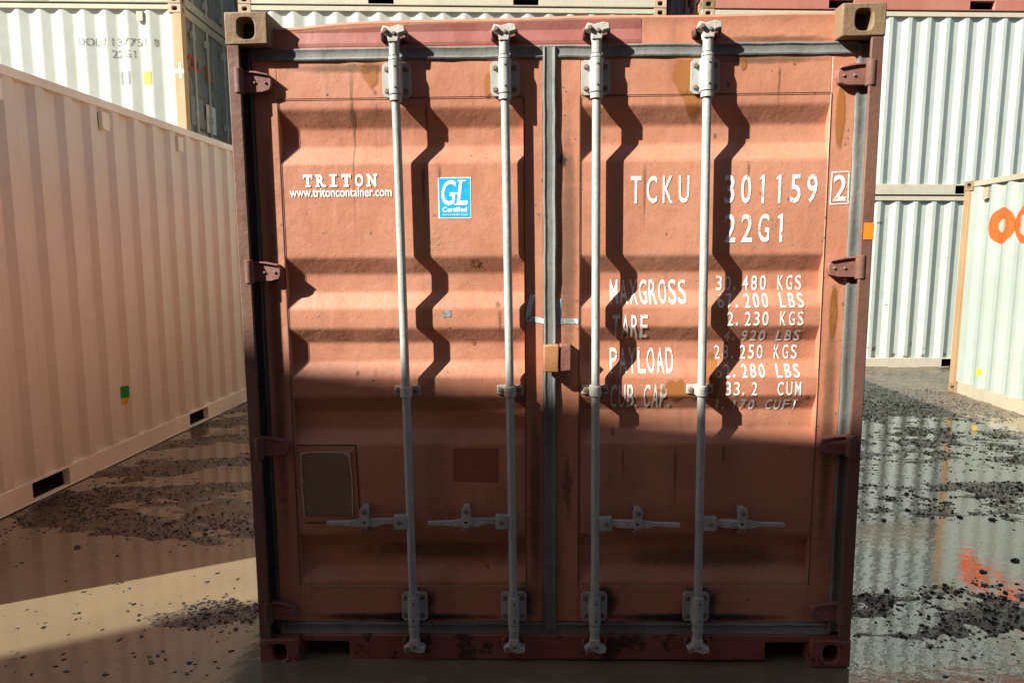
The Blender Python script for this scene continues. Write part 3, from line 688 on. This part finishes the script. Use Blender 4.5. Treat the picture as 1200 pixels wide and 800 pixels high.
for i, (xt, xb, door, s, hl, cl) in enumerate(bars):
    X = lambda z: xb + (xt - xb)*(z - .183)/2.265
    g = G(); g.cyl((X(.09), BY, .09), (X(2.50), BY, 2.50), .0163, n=20)
    g.cyl((X(.155), BY, .153), (X(.155), BY, .178), .0225, n=20); g.cyl((X(2.42), BY, 2.415), (X(2.43), BY, 2.426), .0235, .021, n=20); g.cyl((X(2.28), BY, 2.268), (X(2.28), BY, 2.287), .0235, n=20)
    g.cyl((X(.105), BY, .112), (X(.15), BY, .15), .019, n=18); g.cyl((X(2.43), BY, 2.43), (X(2.47), BY, 2.476), .019, n=18)
    bar = g.build('locking_bar', M['galv'], red, smooth=40)
    bar['label'] = ('locking bar nearest the cream container', 'locking bar next to the middle seal on the left leaf', 'locking bar next to the middle seal on the right leaf', 'locking bar through the container number')[i]
    g = G(); guide(g, X(2.35), 2.287, 2.414); g.build('bar_guide', mats3, bar, .003, smooth=40)
    g = G(); guide(g, X(.24), .178, .304); g.build('bar_guide', mats3, bar, .003, smooth=40)
    g = G(); x = X(1.155); g.cyl((x, BY, 1.134), (x, BY, 1.177), .0225, n=18); g.box(x - .022, x + .022, BY, .05, 1.134, 1.177)
    g.box(x - .052, x + .052, D - .006, D + .045, 1.137, 1.174)
    for sx in (-1, 1): g.cyl((x + sx*.037, D - .006, 1.155), (x + sx*.037, D - .017, 1.155), .012, .010, n=6, mi=1)
    g.build('bar_bracket', [M['cam'], M['bolt']], bar, .003)
    # cams at both ends
    for top in (1, 0):
        zc = 2.505 if top else .092; x = X(zc); g = G(); k = 1 if top else -1
        prof = [(-.018, -.030), (.018, -.030), (.022, .0), (.046, .006), (.042, .026), (.020, .030), (-.012, .022), (-.036, .028), (-.044, .008), (-.022, -.004)]
        pts_ = [(x + a, zc + b_*k) for a, b_ in prof]
        g.prism(pts_ if top else pts_[::-1], BY - .022, BY + .02)
        g.cyl((x - .028, BY - .024, zc + .008*k), (x - .028, BY - .034, zc + .008*k), .011, .009, n=8, mi=1)
        g.cyl((x + .004, BY - .022, zc), (x + .004, BY - .027, zc), .008, n=8, mi=1)
        g.build('cam', [M['cam'], M['bolt']], bar, .004, smooth=40)
        g = G()
        for sx in (-1, 1):
            g.prism([(x + sx*.040, zc - .020), (x + sx*.050, zc - .016), (x + sx*.052, zc + .012), (x + sx*.040, zc + .026), (x + sx*.034, zc + .022), (x + sx*.042, zc + .006)][::sx], BY + .004, D + .012)
        g.box(x - .046, x + .046, D - .003, D + .014, zc - .020, zc + .018)
        g.build('cam_keeper', [M['redsill']], hd if top else sl, .004)
    # handle
    z = .622 - (.008 if s > 0 else 0); x = X(z); g = G()
    g.box(*sorted((x + s*.012, x + s*.066)), .000, .028, z - .030, z + .028)
    g.cyl((x + s*.043, .000, z), (x + s*.043, -.008, z), .010, .008, n=6, mi=1)
    g.build('handle_hub', [M['galv'], M['bolt']], bar, .003)
    g = G(); e = x + s*hl
    P_ = [(x + s*.066, .015), (x + s*.16, .013), (x + s*.19, .015), (x + s*.235, .010), (e, .0105)]
    zs = [z, z, z - .002, z - .006, z - .010]; up = [(a, zz + h_) for (a, h_), zz in zip(P_, zs)]; dn = [(a, zz - h_) for (a, h_), zz in zip(P_, zs)]
    g.prism((dn + up[::-1])[::s], .010, .022); g.build('handle', M['galv' if s < 0 else 'cam'], bar, .004)
    g = G(); cx_ = x + s*abs(cl)
    g.prism([(cx_ - .018, z + .014), (cx_ - .024, z - .002), (cx_ - .014, z - .018), (cx_ + .006, z - .024), (cx_ + .024, z - .008), (cx_ + .018, z + .016), (cx_ + .022, z + .052), (cx_ + .014, z + .066), (cx_ - .008, z + .066), (cx_ - .017, z + .054)], .000, .0095)
    g.prism([(cx_ - .010, z + .036), (cx_ + .014, z + .036), (cx_ + .014, z + .060), (cx_ - .010, z + .060)], .0095, D)
    g.prism([(cx_ - .085, z - .014), (cx_ - .03, z - .020), (cx_ + .04, z - .020), (cx_ + .095, z - .004), (cx_ + .04, z + .012), (cx_ - .04, z + .010)], .004, .0098)
    g.cyl((cx_ + .002, .000, z + .046), (cx_ + .002, -.008, z + .046), .010, n=8, mi=1); g.cyl((cx_, .000, z), (cx_, -.0015, z), .006, n=8, mi=2)
    g.build('handle_catch', mats3, bar, .002)
    g = G(); g.cyl((cx_, D - .002, z - .035), (cx_, -.004, z - .035), .017, n=14); g.build('handle_stop', M['hinge'], bar, .003)

# placard
g = G(); g.box(-1.018, -.822, D - .004, CR - .0003, .634, .898); pc = g.build('placard', M['placard'], DL, smooth=0)
me = ribbon([[(-1.020, .632), (-1.026, .78), (-1.022, .902)], [(-1.022, .900), (-.92, .902), (-.826, .900)], [(-.826, .902), (-.818, .78), (-.820, .632)], [(-1.02, .895), (-.995, .900)], [(-.85, .9), (-.826, .885)], [(-1.03, .79), (-1.012, .775)]], .0045)
for v_ in me.vertices: v_.co.y = D - .0075
me.materials.append(M['bead']); obj('adhesive_bead', me, DL)
on_door(ribbon([[(-1.04, .928), (-.80, .928), (-.79, .60), (-1.02, .60)]], .005), M['seam'], 'placard_mark', DL)
# lettering
def letter(txt, x0, x1, z0, z1, door, wt=.012, mat='white2', shear=0): on_door(text_mesh(txt, (x0, x1, z0, z1), wt, shear), M[mat], 'lettering', door)
def slab(txt, x0, x1, z0, z1):
    """heavy slab-serif capitals: bold letters plus serif bars"""
    n = len(txt); adv = (x1 - x0)/(n - .28); lw = adv*.72
    for i, ch in enumerate(txt):
        a = x0 + i*adv; h_ = z1 - z0; t_ = h_*.17
        if ch == 'I': on_door(poly_mesh([[(a + lw*.32, z0), (a + lw*.68, z0), (a + lw*.68, z1), (a + lw*.32, z1)]]), M['white2'], 'lettering', DL)
        else: on_door(text_mesh(ch, (a + (.05 if ch != 'T' else 0)*lw, a + lw*(.97 if ch != 'T' else 1), z0, z1), .045), M['white2'], 'lettering', DL)
        bars_ = {'T': [(.22, .78, 0)], 'I': [(.08, .92, 0), (.08, .92, 1)], 'R': [(-.08, .38, 0), (.66, 1.1, 0), (-.08, .2, 1)], 'N': [(-.1, .36, 0), (-.1, .25, 1), (.66, 1.1, 1)], 'O': []}[ch]
        for u0, u1, tp in bars_:
            zz = z1 - t_ if tp else z0
            on_door(poly_mesh([[(a + lw*u0, zz), (a + lw*u1, zz), (a + lw*u1, zz + t_), (a + lw*u0, zz + t_)]]), M['white2'], 'lettering', DL, .0021)
        if ch == 'T':
            for u0, u1 in ((-.02, .13), (.87, 1.02)): on_door(poly_mesh([[(a + lw*u0, z1 - h_*.34), (a + lw*u1, z1 - h_*.34), (a + lw*u1, z1), (a + lw*u0, z1)]]), M['white2'], 'lettering', DL, .0021)
slab('TRITON', -.966, -.680, 1.957, 2.006)
letter('www.tritoncontainer.com', -1.022, -.622, 1.919, 1.954, DL, .02)
# certificate sticker
on_door(poly_mesh([[(-.442, 1.833), (-.314, 1.833), (-.314, 1.990), (-.442, 1.990)]]), M['sticker'], 'certificate_sticker', DL, .0012)
on_door(poly_mesh([[(-.438, 1.837), (-.318, 1.837), (-.318, 1.986), (-.438, 1.986)]]), M['blue'], 'certificate_sticker', DL, .0018)
for txt, bx, wt, sh in (('G', (-.429, -.371, 1.884, 1.979), .012, .18), ('L', (-.371, -.326, 1.886, 1.979), .012, .18), ('Certified', (-.426, -.330, 1.858, 1.877), .03, 0), ('Germanischer Lloyd', (-.427, -.328, 1.842, 1.853), 0, 0)):
    on_door(text_mesh(txt, bx, wt, sh), M['sticker'], 'lettering', DL, .0024)
on_door(poly_mesh([[(-.382, 1.925), (-.352, 1.925), (-.351, 1.931), (-.381, 1.931)], [(-.379, 1.884), (-.332, 1.884), (-.331, 1.890), (-.378, 1.890)], [(-.366, 1.973), (-.334, 1.973), (-.333, 1.979), (-.365, 1.979)]]), M['sticker'], 'lettering', DL, .003)
# container number and weights
def spaced(txt, x0, x1, z0, z1, wt=.012, fill=.66):
    n = len(txt); adv = (x1 - x0)/(n - (1 - fill))
    for i, ch in enumerate(txt):
        if ch == ' ': continue
        a = x0 + i*adv; wd = adv*fill
        if ch == '1':
            c1 = a + wd*.55; q1 = wd*.13; h1 = z1 - z0
            on_door(poly_mesh([[(c1 - q1, z0), (c1 + q1, z0), (c1 + q1, z1), (c1 - q1*.2, z1), (c1 - q1*2.6, z1 - h1*.10), (c1 - q1*2.6, z1 - h1*.19), (c1 - q1, z1 - h1*.14)]]), M['white'], 'lettering', DR)
        elif ch in '.,': on_door(poly_mesh([[(a, z0 + .001), (a + wd*.3, z0 + .001), (a + wd*.3, z0 + .013), (a, z0 + .013)]]), M['white'], 'lettering', DR)
        else: on_door(text_mesh(ch, (a, a + wd, z0, z1), wt), M['white'], 'lettering', DR)
spaced('TCKU', .303, .528, 1.884, 1.987); spaced('301159', .663, 1.018, 1.880, 1.988, fill=.62)
spaced('22G1', .668, .905, 1.732, 1.840)
spaced('2', 1.078, 1.128, 1.886, 1.984, fill=1)
on_door(ribbon([[(1.068, 1.874), (1.136, 1.876), (1.134, 1.996), (1.070, 1.994), (1.068, 1.874)]], .005), M['white'], 'lettering', DR)
spaced('MAXGROSS', .230, .530, 1.494, 1.590, .008, .8); spaced('TARE', .238, .378, 1.359, 1.452, .008, .8)
spaced('PAYLOAD', .232, .486, 1.218, 1.318, .008, .8); spaced('CUB.CAP.', .234, .492, 1.075, 1.174, .008, .8)
for txt, x0, x1, z0, z1 in (('30.480 KGS', .650, .985, 1.545, 1.603), ('67.200 LBS', .652, .988, 1.477, 1.533), (' 2.230 KGS', .655, .988, 1.406, 1.462), (' 4.920 LBS', .650, .984, 1.343, 1.388),
                            ('28.250 KGS', .650, .980, 1.270, 1.327), ('62.280 LBS', .652, .984, 1.198, 1.251), (' 33.2  CUM', .655, .990, 1.126, 1.182), ('1.170 CUFT', .652, .986, 1.063, 1.109)):
    spaced(txt, x0, x1, z0, z1, .008, .68)
# chalk, scratches, stains, tape
on_door(ribbon([[(-.078, 1.530), (-.088, 1.488), (-.096, 1.440)], [(-.096, 1.440), (-.070, 1.438), (-.034, 1.430)]], .020), M['chalkblue'], 'chalk_mark', DL)
on_door(ribbon([[(.026, 1.512), (.026, 1.43)], [(.022, 1.428), (.06, 1.430), (.098, 1.428)]], .020), M['chalkblue'], 'chalk_mark', DR)
for ln in ([(-1.0, .292), (-1.02, .235)], [(-.955, .286), (-.972, .228)], [(-.91, .288), (-.872, .286), (-.885, .26), (-.92, .228), (-.87, .246), (-.80, .25), (-.74, .252)], [(-.66, .31), (-.76, .302), (-.70, .285), (-.68, .27), (-.70, .245), (-.73, .235)]):
    on_door(ribbon([ln], .0035), M['chalk'], 'chalk_mark', DL)
r_ = random.Random(5)
for cx_, cz_, nn_, sp in ((-.455, 1.750, 30, .05), (-.945, 1.44, 16, .035), (-.33, 1.575, 10, .03)):
    ls = []
    for k in range(nn_):
        x, z = cx_ + r_.uniform(-sp, sp), cz_ + r_.uniform(-sp, sp); a = r_.uniform(0, 6.3)
        pts_ = [(x, z)]
        for j in range(3): a += r_.uniform(-1, 1); x += .011*math.cos(a); z += .011*math.sin(a); pts_.append((x, z))
        ls.append(pts_)
    on_door(ribbon(ls, .0028), M['chalk'], 'scratches', DL)
on_door(poly_mesh([[(-.435, 1.448), (-.402, 1.448), (-.402, 1.476), (-.435, 1.476)]]), M['greylabel'], 'paint_fleck', DL)
on_door(poly_mesh([[(-.404, .776), (-.222, .772), (-.220, .912), (-.402, .915)]]), M['patch'], 'paint_patch', DL)
on_door(poly_mesh([blob(-.304, 1.66, .018, .014, 18, .5, 1)]), M['rustplate'], 'rust_spot', DL)
on_door(soft_mesh(blob(.040, 2.05, .016, .030, 18, .3, 2)), M['stain_d'], 'bare_spot', DR)
on_door(soft_mesh([(.452, 2.40), (.47, 2.425), (.53, 2.428), (.565, 2.41), (.575, 2.30), (.56, 2.21), (.538, 2.185), (.52, 2.20), (.50, 2.25), (.47, 2.30), (.448, 2.34)]), M['stain_o'], 'rust_stain', DR)
on_door(soft_mesh(blob(.50, 1.15, .085, .045, 26, .25, 8)), M['stain_o'], 'rust_stain', DR)
on_door(soft_mesh([(-.735, 2.41), (-.70, 2.425), (-.655, 2.415), (-.66, 2.34), (-.69, 2.32), (-.72, 2.36)]), M['stain_o'], 'rust_stain', DL)
on_door(soft_mesh([(-.775, 2.425), (-.757, 2.425), (-.760, 2.39), (-.763, 2.25), (-.766, 2.05), (-.770, 1.75), (-.774, 1.75), (-.773, 2.05), (-.772, 2.25), (-.774, 2.39)]), M['stain_b'], 'dirt_run', DL)
for x, door in ((-.56, DL), (-.14, DL), (.195, DR), (.615, DR)):
    on_door(soft_mesh(blob(x, .25, .085, .10, 24, .15, int(x*100) % 50)), M['stain_d'], 'grease_stain', door)
on_door(soft_mesh(blob(.06, .75, .03, .13, 24, .4, 21)), M['stain_b'], 'grease_stain', DR)
for x, z, rx, rz, mt, door in ((-.60, .19, .44, .022, 'stain_d', DL), (.58, .19, .44, .022, 'stain_d', DR), (-1.10, 1.3, .03, .9, 'stain_b', DL), (1.10, 1.0, .03, .6, 'stain_b', DR), (-.07, .7, .03, .5, 'stain_b', DL), (.06, 1.7, .04, .6, 'stain_b', DR),
                               (-.75, 2.40, .3, .02, 'stain_b', DL), (.80, 2.41, .28, .016, 'stain_b', DR), (-.45, .47, .45, .05, 'stain_b', DL), (.65, .44, .40, .06, 'stain_b', DR), 
                               (-.245, 2.33, .016, .055, 'stain_o', DL), (.64, 1.2, .03, .10, 'stain_o', DR), (1.09, 2.2, .02, .12, 'stain_o', DR), (1.10, 1.45, .018, .12, 'stain_o', DR)):
    on_door(soft_mesh(blob(x, z, rx, rz, 40, .05, int(abs(x*90 + z*37)))), M[mt], 'grime_stain', door)
r_ = random.Random(11)
for k in range(26):                             # scuffs and grime spots over both leaves
    x = r_.choice([r_.uniform(-1.0, -.12), r_.uniform(.13, 1.03)]); z = r_.uniform(.2, 2.4); q_ = r_.uniform(.004, .013)
    on_door(soft_mesh(blob(x, z, q_, q_*r_.uniform(.6, 2.2), 14, .2, k)), M[r_.choice(['stain_b', 'stain_b', 'stain_o'])], 'grime_spot', DL if x < 0 else DR)
for k in range(16):                             # thin runs below the top seam and the folds
    x = r_.choice([r_.uniform(-1.0, -.14), r_.uniform(.14, 1.0)]); z = r_.choice([2.28, 2.04, 1.48, .93, 2.40]); l_ = r_.uniform(.06, .3); q_ = r_.uniform(.004, .012)
    on_door(soft_mesh([(x - q_, z), (x + q_, z), (x + q_*.7, z - l_*.4), (x + q_*.2, z - l_), (x - q_*.2, z - l_), (x - q_*.7, z - l_*.4)]), M['stain_b'], 'dirt_run', DL if x < 0 else DR)
for door, sg in ((DL, -1), (DR, 1)):             # small chips down to rust along the edges of stiles, rails and folds
    ps = []
    for k in range(110):
        e_ = r_.random()
        if e_ < .4: x, z = sg*(r_.choice([.045, .105, 1.055, 1.13]) + r_.gauss(0, .008)), r_.uniform(.18, 2.42)
        elif e_ < .7: x, z = sg*r_.uniform(.12, 1.04), r_.choice([2.295, 2.42, .335, .318, .180]) + r_.gauss(0, .006)
        else: x, z = sg*r_.uniform(.12, 1.04), r_.uniform(.2, 2.4)
        ps.append(blob(x, z, r_.uniform(.0012, .0045), r_.uniform(.0012, .006), 7, .45, k))
    o = on_door(poly_mesh(ps), M['bolt'], 'paint_chips', door, .0011); o['kind'] = 'stuff'
    ls = []
    for k in range(34):
        x, z = sg*r_.uniform(.13, 1.03), r_.uniform(.2, 2.4); a_ = r_.choice([r_.gauss(0, .25), r_.gauss(1.57, .2), r_.uniform(0, 3.1)]); l_ = r_.uniform(.015, .07)
        ls.append([(x, z), (x + l_*.5*math.cos(a_), z + l_*.5*math.sin(a_)), (x + l_*math.cos(a_ + .2), z + l_*math.sin(a_ + .2))])
    o = on_door(ribbon(ls, .0016), M['chalk'], 'hairline_scratches', door, .0013); o['kind'] = 'stuff'
for xs_, door in ((-1.052, DL), (-.107, DL), (.107, DR), (1.055, DR)):
    on_door(ribbon([[(xs_, .33), (xs_, 1.0)], [(xs_, 1.0), (xs_, 1.7)], [(xs_, 1.7), (xs_, 2.285)]], .0035), M['seam'], 'seam', door)
for door, a, b_ in ((DL, -1.05, -.11), (DR, .11, 1.052)):
    on_door(ribbon([[(a, 2.2878), (b_, 2.2878)]], .003), M['seam'], 'seam', door)
    on_door(ribbon([[(a, .3275), (b_, .3275)]], .003), M['bead'], 'seam', door)
g = G(); g.box(1.178, 1.2155, .0003, .0018, 1.738, 1.800); g.build('tape_mark', M['orange'], red, smooth=0)
